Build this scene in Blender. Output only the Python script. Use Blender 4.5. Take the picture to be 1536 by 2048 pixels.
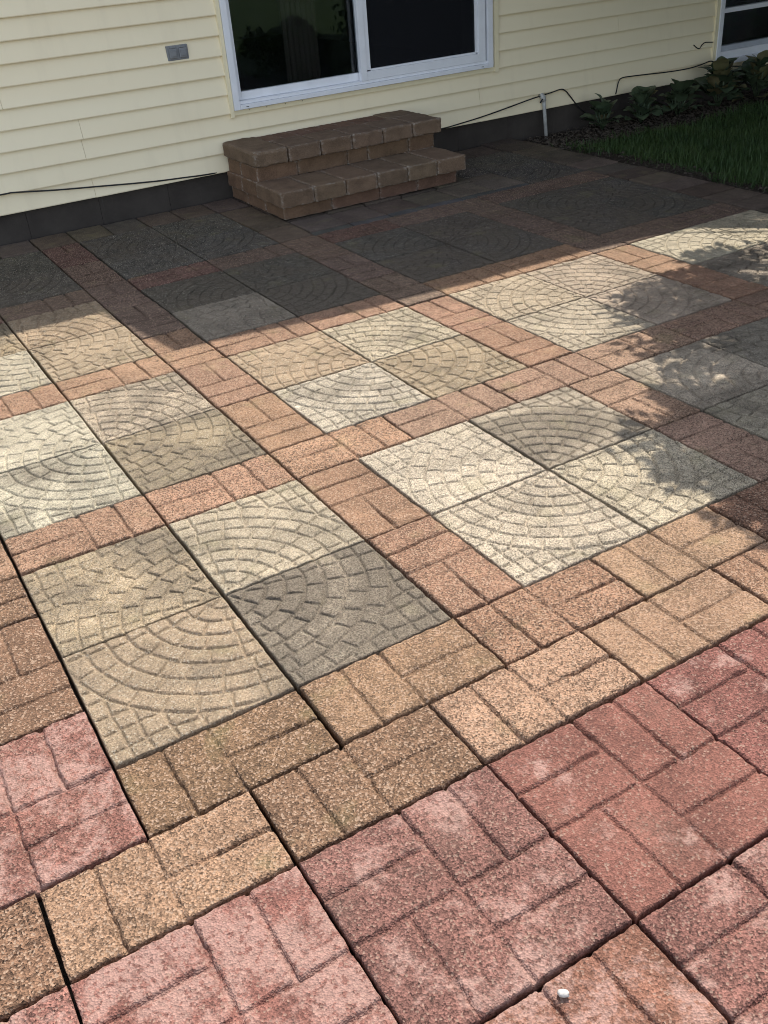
import bpy, bmesh, math, random
import numpy as np
from mathutils import Matrix, Vector

for _o in list(bpy.data.objects):
    bpy.data.objects.remove(_o, do_unlink=True)
S = bpy.context.scene
COL = S.collection
U = 0.406                      # one paving module (16 inch) in metres
PI = math.pi

# ------------------------------------------------------------------ camera
RC = np.array([[0.85595239, -0.5121132, -0.07131317],
               [-0.32302255, -0.42193919, -0.84712676],
               [0.40373498, 0.74813594, -0.52658397]])
CC = np.array([-0.37706521, -3.6781648, 3.44714445]) * U
cam_d = bpy.data.cameras.new('camera')
cam_d.sensor_fit = 'VERTICAL'
cam_d.sensor_height = 24.0
cam_d.lens = 24.0 * 1940.28 / 2048.0
cam_d.clip_start = 0.02
cam_d.clip_end = 2000.0
cam = bpy.data.objects.new('camera', cam_d)
COL.objects.link(cam)
M = Matrix.Identity(4)
for r in range(3):
    M[r][0] = RC[0][r]; M[r][1] = -RC[1][r]; M[r][2] = -RC[2][r]; M[r][3] = CC[r]
cam.matrix_world = M
S.camera = cam

# ------------------------------------------------------------------ sky, sun, exposure
SUN_EL = math.radians(54.0)
SUN_AZ = math.radians(47.0)            # from +Y towards +X
COT = 1.0 / math.tan(SUN_EL)
SU, SV = math.sin(SUN_AZ), math.cos(SUN_AZ)
wd = bpy.data.worlds.new('World')
S.world = wd
wd.use_nodes = True
wn = wd.node_tree
wn.nodes.clear()
sky = wn.nodes.new('ShaderNodeTexSky')
sky.sky_type = 'NISHITA'
sky.sun_disc = False
sky.sun_elevation = SUN_EL
sky.sun_rotation = SUN_AZ
sky.air_density = 1.0
sky.dust_density = 1.0
bg = wn.nodes.new('ShaderNodeBackground')
bg.inputs['Strength'].default_value = 0.15
wo = wn.nodes.new('ShaderNodeOutputWorld')
hs = wn.nodes.new('ShaderNodeHueSaturation')      # a slightly milky summer sky
hs.inputs['Saturation'].default_value = 0.5
wn.links.new(sky.outputs[0], hs.inputs['Color'])
wn.links.new(hs.outputs[0], bg.inputs['Color'])
wn.links.new(bg.outputs[0], wo.inputs['Surface'])
sl = bpy.data.lights.new('sun', 'SUN')
sl.energy = 3.5
sl.angle = math.radians(0.53)
sl.color = (1.0, 0.945, 0.86)
sun = bpy.data.objects.new('sun', sl)
COL.objects.link(sun)
sdir = Vector((SU * math.cos(SUN_EL), SV * math.cos(SUN_EL), math.sin(SUN_EL)))
sun.rotation_euler = sdir.to_track_quat('Z', 'Y').to_euler()
sun.location = (4, 8, 9)
vs = S.view_settings
vs.view_transform = 'Standard'
vs.look = 'None'
vs.exposure = 1.22
vs.gamma = 1.0
vs.use_curve_mapping = False
try:
    S.cycles.use_denoising = True
    S.cycles.filter_width = 1.0
    S.cycles.max_bounces = 8
except Exception:
    pass

# ------------------------------------------------------------------ helpers
def tag(o, label=None, cat=None, group=None, kind=None):
    if label: o['label'] = label
    if cat: o['category'] = cat
    if group: o['group'] = group
    if kind: o['kind'] = kind
    return o

def link(name, me, mat=None, parent=None, loc=(0, 0, 0), rz=0.0):
    o = bpy.data.objects.new(name, me)
    COL.objects.link(o)
    o.location = loc
    o.rotation_euler = (0, 0, rz)
    if mat is not None and me is not None and len(me.materials) == 0:
        me.materials.append(mat)
    if parent is not None:
        o.parent = parent
    return o

def empty(name, loc=(0, 0, 0), rz=0.0, parent=None):
    o = bpy.data.objects.new(name, None)
    COL.objects.link(o)
    o.location = loc
    o.rotation_euler = (0, 0, rz)
    if parent is not None:
        o.parent = parent
    return o

def mesh(name, v, f, smooth=False):
    me = bpy.data.meshes.new(name)
    me.from_pydata([tuple(map(float, p)) for p in v], [], [tuple(map(int, q)) for q in f])
    if smooth:
        me.shade_smooth()
    me.update()
    return me

class MB:
    """collects simple shapes for one mesh"""
    def __init__(s): s.v = []; s.f = []
    def box(s, x0, x1, y0, y1, z0, z1):
        n = len(s.v)
        s.v += [(x0, y0, z0), (x1, y0, z0), (x1, y1, z0), (x0, y1, z0), (x0, y0, z1), (x1, y0, z1), (x1, y1, z1), (x0, y1, z1)]
        s.f += [tuple(n + i for i in q) for q in ((0, 3, 2, 1), (4, 5, 6, 7), (0, 1, 5, 4), (1, 2, 6, 5), (2, 3, 7, 6), (3, 0, 4, 7))]
        return s
    def tube(s, pts, r, seg=8, cap=True):
        pts = [Vector(p) for p in pts]
        rr = r if isinstance(r, (list, tuple)) else [r] * len(pts)
        n0 = len(s.v)
        prev = None
        for i, p in enumerate(pts):
            t = (pts[min(i + 1, len(pts) - 1)] - pts[max(i - 1, 0)]).normalized()
            a = prev if prev is not None else (Vector((0, 0, 1)) if abs(t.z) < 0.9 else Vector((1, 0, 0)))
            a = (a - t * a.dot(t)).normalized()
            prev = a
            b = t.cross(a)
            for k in range(seg):
                th = 2 * PI * k / seg
                s.v.append(tuple(p + (a * math.cos(th) + b * math.sin(th)) * rr[i]))
        for i in range(len(pts) - 1):
            for k in range(seg):
                k2 = (k + 1) % seg
                s.f.append((n0 + i * seg + k, n0 + i * seg + k2, n0 + (i + 1) * seg + k2, n0 + (i + 1) * seg + k))
        if cap:
            s.f.append(tuple(n0 + k for k in range(seg))[::-1])
            e = n0 + (len(pts) - 1) * seg
            s.f.append(tuple(e + k for k in range(seg)))
        return s
    def build(s, name, mat=None, parent=None, loc=(0, 0, 0), smooth=False, bevel=0.0):
        me = mesh(name, s.v, s.f, smooth)
        if bevel > 0:
            bm = bmesh.new(); bm.from_mesh(me)
            bmesh.ops.bevel(bm, geom=bm.edges[:], offset=bevel, segments=2, affect='EDGES', profile=0.6)
            bm.to_mesh(me); bm.free()
        return link(name, me, mat, parent, loc)

def vnoise(x, y, seed, scale):
    """smooth value noise in numpy, range -1..1"""
    rng = np.random.RandomState(seed)
    T = rng.uniform(-1, 1, (256, 256))
    x = np.asarray(x) * scale + 31.7; y = np.asarray(y) * scale + 17.3
    xi = np.floor(x).astype(int); yi = np.floor(y).astype(int)
    fx = x - xi; fy = y - yi
    fx = fx * fx * (3 - 2 * fx); fy = fy * fy * (3 - 2 * fy)
    a = T[xi % 256, yi % 256]; b = T[(xi + 1) % 256, yi % 256]
    c = T[xi % 256, (yi + 1) % 256]; d = T[(xi + 1) % 256, (yi + 1) % 256]
    return (a * (1 - fx) + b * fx) * (1 - fy) + (c * (1 - fx) + d * fx) * fy

def sstep(a, b, x):
    t = np.clip((x - a) / (b - a), 0, 1)
    return t * t * (3 - 2 * t)

# ------------------------------------------------------------------ materials
class NT:
    def __init__(s, name):
        s.m = bpy.data.materials.new(name); s.m.use_nodes = True
        s.t = s.m.node_tree; s.t.nodes.clear()
        s.out = s.t.nodes.new('ShaderNodeOutputMaterial')
        s.b = s.t.nodes.new('ShaderNodeBsdfPrincipled')
        s.t.links.new(s.b.outputs[0], s.out.inputs[0])
        s.geo = None
    def n(s, typ, **kw):
        x = s.t.nodes.new(typ)
        for k, v in kw.items(): setattr(x, k, v)
        return x
    def l(s, a, b): s.t.links.new(a, b)
    def put(s, sock, v):
        if isinstance(v, bpy.types.NodeSocket): s.l(v, sock)
        else:
            if isinstance(v, (tuple, list)) and len(v) == 3 and sock.type == 'RGBA': v = (*v, 1)
            sock.default_value = v
    def pos(s):
        if s.geo is None: s.geo = s.n('ShaderNodeNewGeometry')
        return s.geo.outputs['Position']
    def vec(s, scale):
        x = s.n('ShaderNodeVectorMath', operation='MULTIPLY'); s.l(s.pos(), x.inputs[0]); x.inputs[1].default_value = scale
        return x.outputs[0]
    def noise(s, scale, detail=3, rough=0.55, v=None, dist=0.0):
        x = s.n('ShaderNodeTexNoise'); s.l(v or s.pos(), x.inputs['Vector'])
        x.inputs['Scale'].default_value = scale; x.inputs['Detail'].default_value = detail
        x.inputs['Roughness'].default_value = rough; x.inputs['Distortion'].default_value = dist
        return x.outputs['Fac']
    def vor(s, scale, out='Color', v=None):
        x = s.n('ShaderNodeTexVoronoi'); s.l(v or s.pos(), x.inputs['Vector'])
        x.inputs['Scale'].default_value = scale
        return x.outputs[out]
    def sep(s, c, i):
        x = s.n('ShaderNodeSeparateColor'); s.l(c, x.inputs[0]); return x.outputs[i]
    def map(s, v, a, b, c, d):
        x = s.n('ShaderNodeMapRange'); s.put(x.inputs[0], v)
        for i, q in enumerate((a, b, c, d)): x.inputs[i + 1].default_value = q
        return x.outputs[0]
    def math(s, op, a, b=None, clamp=False):
        x = s.n('ShaderNodeMath', operation=op, use_clamp=clamp); s.put(x.inputs[0], a)
        if b is not None: s.put(x.inputs[1], b)
        return x.outputs[0]
    def mix(s, fac, a, b, mode='MIX'):
        x = s.n('ShaderNodeMix', data_type='RGBA', blend_type=mode)
        s.put(x.inputs[0], fac); s.put(x.inputs[6], a); s.put(x.inputs[7], b)
        return x.outputs[2]
    def scale(s, c, f):
        x = s.n('ShaderNodeVectorMath', operation='SCALE'); s.put(x.inputs[0], c); s.put(x.inputs['Scale'], f)
        return x.outputs[0]
    def ramp(s, v, stops, interp='LINEAR'):
        x = s.n('ShaderNodeValToRGB'); s.l(v, x.inputs[0]); r = x.color_ramp; r.interpolation = interp
        while len(r.elements) < len(stops): r.elements.new(0.5)
        for e, (p, c) in zip(r.elements, stops): e.position = p; e.color = (*c, 1)
        return x.outputs[0]
    def bump(s, h, strength=0.5, dist=0.001, prev=None):
        x = s.n('ShaderNodeBump'); x.inputs['Strength'].default_value = strength; x.inputs['Distance'].default_value = dist
        s.l(h, x.inputs['Height'])
        if prev is not None: s.l(prev, x.inputs['Normal'])
        return x.outputs[0]
    def fin(s, col, rough=0.9, normal=None, spec=0.3):
        s.put(s.b.inputs['Base Color'], col); s.put(s.b.inputs['Roughness'], rough)
        s.b.inputs['Specular IOR Level'].default_value = spec
        if normal is not None: s.l(normal, s.b.inputs['Normal'])
        return s.m

def concrete(name, grain=230.0, contrast=1.0, patch=None, light=(0.62, 0.55, 0.45), stain=(0.088, 0.072, 0.054), light_amt=0.10):
    """exposed-aggregate concrete: body colour from the object, stain or bloom amount from its alpha"""
    k = NT(name)
    oi = k.n('ShaderNodeObjectInfo')
    c1 = k.vor(grain); r1 = k.sep(c1, 0); g1 = k.sep(c1, 1)
    c2 = k.vor(grain * 2.3); r2 = k.sep(c2, 0)
    m = k.math('ADD', k.map(r1, 0, 1, 1 - 0.42 * contrast, 1 + 0.42 * contrast), k.map(r2, 0, 1, -0.26 * contrast, 0.26 * contrast))
    m = k.math('ADD', 1.0, k.math('MULTIPLY', k.math('SUBTRACT', m, 1.0), k.map(oi.outputs['Random'], 0, 1, 0.6, 1.4)))
    big = k.noise(5.5, 5, 0.62, dist=0.5)
    mid = k.noise(17.0, 4, 0.65)
    m = k.math('MULTIPLY', m, k.map(big, 0.3, 0.7, 0.74, 1.24))
    m = k.math('MULTIPLY', m, k.map(mid, 0.25, 0.75, 0.82, 1.16))
    col = k.scale(oi.outputs['Color'], m)
    # odd pale and dark grains
    col = k.mix(k.math('MULTIPLY', k.math('GREATER_THAN', g1, 1 - light_amt), 0.62), col, light)
    col = k.mix(k.math('MULTIPLY', k.math('LESS_THAN', g1, 0.06), 0.4), col, (0.035, 0.026, 0.02))
    al = oi.outputs['Alpha']
    if patch is None:       # grey weathering in clouds of its own
        pn = k.noise(4.3, 5, 0.62, dist=0.4)
        th = k.math('SUBTRACT', 1.02, al)
        fac = k.math('MULTIPLY', k.math('SUBTRACT', pn, k.math('MULTIPLY', th, 0.72)), 5.0, True)
        fac = k.math('MULTIPLY', fac, 0.72)
        col = k.mix(fac, col, k.scale(stain, k.map(r1, 0, 1, 0.6, 1.5)))
        lic = k.math('MULTIPLY', k.map(k.noise(7.0, 3, 0.5), 0.6, 0.72, 0, 1), 0.18)
        col = k.mix(lic, col, (0.21, 0.19, 0.085))
    else:                   # white lime bloom
        pn = k.math('ADD', k.math('MULTIPLY', k.noise(8.0, 5, 0.68, dist=0.25), 0.72), k.math('MULTIPLY', k.noise(34.0, 4, 0.7), 0.28))
        th = k.math('SUBTRACT', 1.0, al)
        fac = k.math('MULTIPLY', k.math('SUBTRACT', pn, k.math('ADD', 0.26, k.math('MULTIPLY', th, 0.45))), 13.0, True)
        pit = k.map(k.noise(75.0, 3, 0.6), 0.40, 0.47, 0.15, 1)
        fac = k.math('MULTIPLY', k.math('MULTIPLY', fac, pit), 0.70)
        col = k.mix(fac, col, k.scale(patch, k.map(r1, 0, 1, 0.82, 1.18)))
        dk = k.math('MULTIPLY', k.map(k.noise(5.0, 4, 0.6), 0.56, 0.74, 0, 1), 0.35)
        col = k.mix(dk, col, (0.085, 0.06, 0.045))
    h1 = k.vor(grain, 'Distance'); h2 = k.noise(520, 2, 0.6); h3 = k.noise(60, 4, 0.6)
    nb = k.bump(h1, 0.85, 0.0024)
    nb = k.bump(h2, 0.6, 0.0010, nb)
    nb = k.bump(h3, 0.25, 0.0025, nb)
    return k.fin(col, 0.92, nb, 0.2)

M_COB = concrete('cobble_concrete', 320.0, 0.95, light=(0.36, 0.32, 0.25), light_amt=0.08)
M_TAN = concrete('tan_aggregate_concrete', 262.0, 1.15, light=(0.32, 0.225, 0.16), light_amt=0.15)
M_RED = concrete('red_aggregate_concrete', 275.0, 1.12, patch=(0.285, 0.178, 0.148), light=(0.25, 0.17, 0.13), light_amt=0.07)
M_STEP = None
M_PLAIN = concrete('tumbled_brown_concrete', 300.0, 0.45, light=(0.2, 0.17, 0.13), light_amt=0.03)

def m_step():
    k = NT('step_block_concrete')
    oi = k.n('ShaderNodeObjectInfo')
    c1 = k.vor(330.0); r1 = k.sep(c1, 0)
    m = k.math('MULTIPLY', k.map(r1, 0, 1, 0.8, 1.2), k.map(k.noise(11.0, 5, 0.65), 0.3, 0.7, 0.75, 1.2))
    col = k.scale(oi.outputs['Color'], m)
    k.pos()
    w = k.math('MULTIPLY', k.map(k.geo.outputs['Pointiness'], 0.515, 0.56, 0, 1), k.map(k.noise(60.0, 4, 0.7), 0.45, 0.62, 0, 1))
    col = k.mix(k.math('MULTIPLY', w, 0.7), col, (0.34, 0.31, 0.27))
    nb = k.bump(k.noise(260, 3, 0.6), 0.6, 0.0015)
    nb = k.bump(k.noise(45, 4, 0.6), 0.5, 0.004, nb)
    return k.fin(col, 0.92, nb, 0.2)
M_STEP = m_step()

def m_siding():
    k = NT('cream_vinyl_siding')
    n = k.noise(1.0, 3, 0.5, k.vec((0.6, 1, 4)))
    st = k.noise(1.0, 4, 0.6, k.vec((9, 3, 1.6)))
    col = k.mix(k.map(n, 0.3, 0.7, 0, 1), (0.84, 0.735, 0.515), (0.87, 0.78, 0.565))
    col = k.mix(k.math('MULTIPLY', k.map(st, 0.56, 0.8, 0, 1), 0.14), col, (0.45, 0.38, 0.26))
    g = k.noise(1.0, 2, 0.5, k.vec((40, 40, 700)))
    return k.fin(col, 0.55, k.bump(g, 0.15, 0.0008), 0.35)
M_SIDING = m_siding()

def m_simple(name, c, rough=0.6, var=0.12, scale=20.0, bump=0.0, spec=0.4, metal=0.0):
    k = NT(name)
    n = k.noise(scale, 4, 0.6)
    col = k.scale(c, k.map(n, 0.25, 0.75, 1 - var, 1 + var))
    nb = k.bump(k.noise(scale * 8, 3, 0.6), bump, 0.002) if bump else None
    m = k.fin(col, rough, nb, spec)
    k.b.inputs['Metallic'].default_value = metal
    return m
M_TRIM = m_simple('cream_trim', (0.82, 0.73, 0.50), 0.5, 0.05)
M_WHITE = m_simple('white_vinyl_frame', (0.76, 0.78, 0.82), 0.42, 0.06, 9.0)
M_ALU = m_simple('grey_track', (0.42, 0.45, 0.5), 0.35, 0.1, 9.0)
M_DARK = m_simple('black_gasket', (0.02, 0.02, 0.022), 0.6)
M_CABLE = m_simple('black_cable_rubber', (0.016, 0.015, 0.015), 0.5)
M_PVC = m_simple('weathered_white_pipe', (0.40, 0.40, 0.38), 0.5, 0.25, 30.0)
M_OUTLET = m_simple('grey_outlet_plastic', (0.20, 0.21, 0.22), 0.5, 0.12, 60.0)
M_ROOF = m_simple('roof_shingle', (0.09, 0.08, 0.075), 0.9, 0.3, 30.0, 0.4)
M_FASCIA = m_simple('white_soffit', (0.7, 0.7, 0.68), 0.5, 0.05)
M_ROOM = m_simple('room_dark_paint', (0.09, 0.092, 0.105), 0.8, 0.1, 3.0)
M_CURT = m_simple('brown_curtain', (0.04, 0.03, 0.025), 0.85, 0.1, 12.0)

def m_found():
    k = NT('painted_block_foundation')
    n = k.noise(5.0, 5, 0.65); f = k.noise(120, 3, 0.6)
    drip = k.noise(1.0, 4, 0.7, k.vec((24, 24, 1.4)))
    col = k.mix(k.map(n, 0.3, 0.7, 0, 1), (0.038, 0.032, 0.028), (0.062, 0.053, 0.046))
    col = k.mix(k.math('MULTIPLY', k.map(drip, 0.66, 0.8, 0, 1), 0.25), col, (0.16, 0.16, 0.15))
    return k.fin(col, 0.85, k.bump(f, 0.5, 0.003), 0.25)
M_FOUND = m_found()

def m_glass():
    k = NT('window_glass')
    b = k.b
    b.inputs['Base Color'].default_value = (0.72, 0.78, 0.80, 1)
    b.inputs['Roughness'].default_value = 0.0
    b.inputs['IOR'].default_value = 1.5
    b.inputs['Transmission Weight'].default_value = 1.0
    return k.m
M_GLASS = m_glass()

def m_screen():
    k = NT('insect_screen_mesh')
    tr = k.n('ShaderNodeBsdfTransparent')
    df = k.n('ShaderNodeBsdfDiffuse'); df.inputs[0].default_value = (0.018, 0.019, 0.022, 1)
    mx = k.n('ShaderNodeMixShader'); mx.inputs[0].default_value = 0.62
    k.l(tr.outputs[0], mx.inputs[1]); k.l(df.outputs[0], mx.inputs[2]); k.l(mx.outputs[0], k.out.inputs[0])
    return k.m
M_SCREEN = m_screen()

def m_soil():
    k = NT('dark_soil')
    n = k.noise(14, 5, 0.7); v = k.vor(70)
    col = k.mix(k.map(n, 0.3, 0.7, 0, 1), (0.018, 0.013, 0.010), (0.055, 0.042, 0.032))
    col = k.mix(k.math('MULTIPLY', k.math('GREATER_THAN', k.sep(v, 0), 0.9), 0.4), col, (0.12, 0.1, 0.08))
    nb = k.bump(k.noise(45, 5, 0.7), 0.9, 0.012)
    return k.fin(col, 0.95, nb, 0.15)
M_SOIL = m_soil()

def m_lawn():
    k = NT('lawn_turf')
    n = k.noise(3, 5, 0.7); f = k.noise(160, 4, 0.7)
    col = k.mix(k.map(n, 0.3, 0.7, 0, 1), (0.022, 0.042, 0.014), (0.045, 0.072, 0.02))
    col = k.scale(col, k.map(f, 0.3, 0.7, 0.5, 1.5))
    return k.fin(col, 0.9, k.bump(f, 1.0, 0.02), 0.15)
M_LAWN = m_lawn()

def m_leaf(name, a, b, sc=6.0, rough=0.5, trans=0.25):
    k = NT(name)
    oi = k.n('ShaderNodeObjectInfo')
    n = k.noise(sc, 3, 0.6)
    fac = k.math('ADD', k.map(n, 0.3, 0.7, 0, 0.7), k.math('MULTIPLY', oi.outputs['Random'], 0.3))
    col = k.mix(fac, a, b)
    m = k.fin(col, rough, k.bump(k.noise(90, 2, 0.5), 0.3, 0.002), 0.4)
    tl = k.n('ShaderNodeBsdfTranslucent'); k.l(col, tl.inputs[0])
    mx = k.n('ShaderNodeMixShader'); mx.inputs[0].default_value = trans
    k.l(k.b.outputs[0], mx.inputs[1]); k.l(tl.outputs[0], mx.inputs[2]); k.l(mx.outputs[0], k.out.inputs[0])
    return m
M_GRASS = m_leaf('grass_blades', (0.030, 0.072, 0.024), (0.075, 0.12, 0.034), 4.0)
M_TREE = m_leaf('tree_leaves', (0.035, 0.075, 0.018), (0.07, 0.12, 0.03), 3.0, 0.5, 0.15)
M_HOSTA = m_leaf('hosta_leaf_green', (0.045, 0.075, 0.042), (0.10, 0.135, 0.075), 7.0, 0.45)
M_HOSTA2 = m_leaf('hosta_leaf_yellowing', (0.12, 0.13, 0.055), (0.19, 0.16, 0.085), 9.0, 0.55)
M_BARK = m_simple('tree_bark', (0.10, 0.075, 0.055), 0.95, 0.35, 18.0, 0.8)
M_CHIP = m_leaf('mulch_and_stones', (0.02, 0.015, 0.011), (0.10, 0.08, 0.062), 38.0, 0.9, 0.0)

# ------------------------------------------------------------------ ground
g = MB(); g.v = [(-300, -300, -0.05), (300, -300, -0.05), (300, 300, -0.05), (-300, 300, -0.05)]; g.f = [(0, 1, 2, 3)]
tag(g.build('ground', M_LAWN), 'green lawn ground around the patio and house', kind='structure')
g = MB(); g.box(-7.2 * U, 10.18 * U, -9.2 * U, 10.25 * U, -0.058, -0.034)
tag(g.build('sand_bed', M_SOIL), 'dark gritty sand bed under the patio paving', kind='structure')
g = MB(); nx, ny = 60, 30
for j in range(ny + 1):
    for i in range(nx + 1):
        x = (10.16 + (20 - 10.16) * i / nx) * U; y = (9.05 + (10.25 - 9.05) * j / ny) * U
        h = -0.03 + 0.012 * float(vnoise(x, y, 5, 7)) + 0.008 * float(vnoise(x, y, 6, 25)) - (0.02 if j == 0 else 0)
        g.v.append((x, y, h))
for j in range(ny):
    for i in range(nx):
        a = j * (nx + 1) + i; g.f.append((a, a + 1, a + nx + 2, a + nx + 1))
tag(g.build('soil_bed', M_SOIL, smooth=True), 'dark mulched soil bed along the foundation', kind='structure')
g = MB(); nx, ny = 14, 150
for j in range(ny + 1):
    for i in range(nx + 1):
        x = (10.14 + 0.62 * i / nx) * U; y = (-6 + (9.2 + 6) * j / ny) * U
        wob = 0.10 * float(vnoise(y, 0.3, 15, 6)) * U if i == nx else 0
        h = -0.026 + 0.01 * float(vnoise(x, y, 5, 9)) + 0.006 * float(vnoise(x, y, 8, 30)) - (0.03 if i in (0, nx) else 0)
        g.v.append((x + wob, y, h))
for j in range(ny):
    for i in range(nx):
        a = j * (nx + 1) + i; g.f.append((a, a + 1, a + nx + 2, a + nx + 1))
tag(g.build('soil_strip', M_SOIL, smooth=True), 'bare soil strip between the patio border and the grass', kind='structure')

# ------------------------------------------------------------------ patio paving
patio = tag(empty('patio', (0, 0, 0)), 'paved patio of cobble-pattern, brick-pattern and red slabs by the house', kind='structure')

def slab(name, lx, ly, step, hf, thick=0.042, edge=0.0045, chip=0.0016, seed=0):
    """one moulded slab: relief on top, worn arris, vertical sides; a single closed skin"""
    def axis(L):
        core = np.linspace(0.006, L - 0.006, max(4, int(round(L / step))))
        return np.concatenate([[0, 0.0012, 0.0032], core, [L - 0.0032, L - 0.0012, L]])
    xs, ys = axis(lx), axis(ly)
    X, Y = np.meshgrid(xs, ys)
    d = np.minimum(np.minimum(X, lx - X), np.minimum(Y, ly - Y))
    d = d + chip * vnoise(X, Y, seed + 91, 70) + 0.7 * chip * vnoise(X, Y, seed + 92, 190)
    e = np.clip(1 - d / edge, 0, 1.3)
    Z = hf(X, Y) - 0.0034 * e ** 2
    # slightly wavy outline
    wx = 0.0011 * vnoise(Y, Y * 0, seed + 11, 16) + 0.0006 * vnoise(Y, Y * 0, seed + 12, 60)
    wy = 0.0011 * vnoise(X, X * 0, seed + 13, 16) + 0.0006 * vnoise(X, X * 0, seed + 14, 60)
    XX = X + wx * np.where(X < lx / 2, 1, -1); YY = Y + wy * np.where(Y < ly / 2, 1, -1)
    n, m = len(ys), len(xs)
    V = np.stack([XX - lx / 2, YY - ly / 2, Z], -1).reshape(-1, 3).tolist()
    F = []
    for j in range(n - 1):
        b = j * m
        for i in range(m - 1):
            F.append((b + i, b + i + 1, b + m + i + 1, b + m + i))
    loop = [i for i in range(m)] + [j * m + m - 1 for j in range(1, n)] + [(n - 1) * m + i for i in range(m - 2, -1, -1)] + [j * m for j in range(n - 2, 0, -1)]
    k0 = len(V)
    for q in loop: V.append([V[q][0], V[q][1], -thick])
    L = len(loop)
    for i in range(L):
        j = (i + 1) % L
        F.append((loop[j], loop[i], k0 + i, k0 + j))
    F.append(tuple(k0 + i for i in range(L))[::-1])
    return mesh(name, V, F, True)

GAP = 0.0072
def groove(d, w, depth):
    """depth profile of a moulded joint, d = distance to its centre line"""
    return -depth * (1 - sstep(w * 0.42, w, d))

def cobble_relief(seed, depth):
    rng = random.Random(seed)
    radii = [0.115, 0.238, 0.362, 0.487, 0.611, 0.736, 0.862, 0.988]
    rings = []
    for k, r in enumerate(radii):
        r0 = radii[k - 1] if k else 0
        rm = (r + r0) / 2
        n = max(1, int(round(rm * PI / 2 / 0.172)))
        off = rng.uniform(0.25, 0.75)
        ang = []
        for i in range(-1, n + 1):
            ang.append((i + off + rng.uniform(-0.10, 0.10)) / n * PI / 2)
        lift = [rng.uniform(-0.0011, 0.0011) for _ in range(n + 4)]
        rings.append((r0, r, ang, lift))
    sq = [[rng.uniform(-0.02, 0.02) for _ in range(12)] for _ in range(2)]
    def hf(X, Y):
        x = X / U; y = Y / U
        x = x + 0.006 * vnoise(x, y, seed + 1, 8); y = y + 0.006 * vnoise(x, y, seed + 2, 8)
        r = np.hypot(x, y); th = np.arctan2(y, x)
        h = np.zeros_like(x); dm = np.full_like(x, 9.0)
        for (r0, r1, ang, lift) in rings:
            ins = (r >= r0) & (r < r1)
            dj = np.full_like(x, 9.0)
            li = np.zeros_like(x)
            for i, a in enumerate(ang):
                dj = np.minimum(dj, np.abs(th - a) * r)
                li = np.where(th > a, lift[i], li)
            dd = np.minimum(np.minimum(np.abs(r - r0) if r0 > 0 else dj, np.abs(r1 - r)), dj + 0.0016)
            dm = np.where(ins, dd, dm)
            h = np.where(ins, li, h)
        out = r >= radii[-1]
        # corner filled with small square setts
        gx = np.full_like(x, 9.0); gy = np.full_like(x, 9.0)
        for i in range(9):
            gx = np.minimum(gx, np.abs(x - (i * 0.128 - 0.02 + sq[0][i]) - 0.015 * vnoise(x, y, seed + 7, 6)))
            gy = np.minimum(gy, np.abs(y - (i * 0.128 - 0.02 + sq[1][i]) - 0.015 * vnoise(x, y, seed + 8, 6)))
        do = np.minimum(np.minimum(gx, gy), np.abs(r - radii[-1]))
        dm = np.where(out, do, dm)
        dmm = dm * U
        wear = 0.78 + 0.24 * vnoise(x, y, seed + 3, 2.6)
        w = 0.0060 * (1 + 0.18 * vnoise(x, y, seed + 4, 22))
        de = np.minimum(np.minimum(X, T1 - X), np.minimum(Y, T1 - Y))
        wear = wear * (0.12 + 0.88 * sstep(0.002, 0.011, de))
        h = h + groove(dmm, w, depth) * wear - 0.0014 * np.clip(1 - dmm / 0.015, 0, 1) ** 2
        return h + 0.0008 * vnoise(X, Y, seed + 5, 40) + 0.00045 * vnoise(X, Y, seed + 6, 130)
    return hf

def brick_relief(seed, lines, depth=0.0058):
    def hf(X, Y):
        wx = X + 0.0016 * vnoise(X, Y, seed + 1, 28) + 0.0010 * vnoise(X, Y, seed + 2, 90)
        wy = Y + 0.0016 * vnoise(X, Y, seed + 3, 28) + 0.0010 * vnoise(X, Y, seed + 4, 90)
        dm = np.full_like(X, 9.0)
        for (x0, y0, x1, y1) in lines:
            if x0 == x1:
                d = np.hypot(wx - x0 * U, np.maximum(0, np.maximum(y0 * U + 0.004 - Y, Y - y1 * U + 0.004)))
            else:
                d = np.hypot(wy - y0 * U, np.maximum(0, np.maximum(x0 * U + 0.004 - X, X - x1 * U + 0.004)))
            dm = np.minimum(dm, d)
        wear = np.clip(0.78 + 0.38 * vnoise(X, Y, seed + 5, 7), 0.25, 1.1)
        w = 0.0070 * (1 + 0.30 * vnoise(X, Y, seed + 6, 50))
        return groove(dm, w, depth) * wear - 0.0012 * np.clip(1 - dm / 0.016, 0, 1) ** 2 + 0.0009 * vnoise(X, Y, seed + 7, 30) + 0.0008 * vnoise(X, Y, seed + 8, 120)
    return hf

T1 = U - GAP
COB = [slab('cobble_tile', T1 - .0016, T1 - .0016, 0.0023, cobble_relief(100 + 17 * i, dp), edge=0.0032, chip=0.0010, seed=i * 5) for i, dp in enumerate((0.0074, 0.0062, 0.0070, 0.0056))]
HALF_L = [(0.5, 0, 0.5, 0.5), (0, 0.25, 0.5, 0.25), (0.75, 0, 0.75, 0.5)]
HALF = [slab('brick_paver', T1 - .0012, U / 2 - GAP - .0012, 0.0027, brick_relief(300 + 13 * i, HALF_L, dp), chip=0.0024, edge=0.0055, seed=40 + i * 3) for i, dp in enumerate((0.0098, 0.0092, 0.0076, 0.0098))]
RED_L = [(0.5, 0, 0.5, 1), (0, 0.5, 1, 0.5), (0.25, 0, 0.25, 0.5), (0.75, 0.5, 0.75, 1), (0, 0.75, 0.5, 0.75), (0.5, 0.25, 1, 0.25)]
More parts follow.
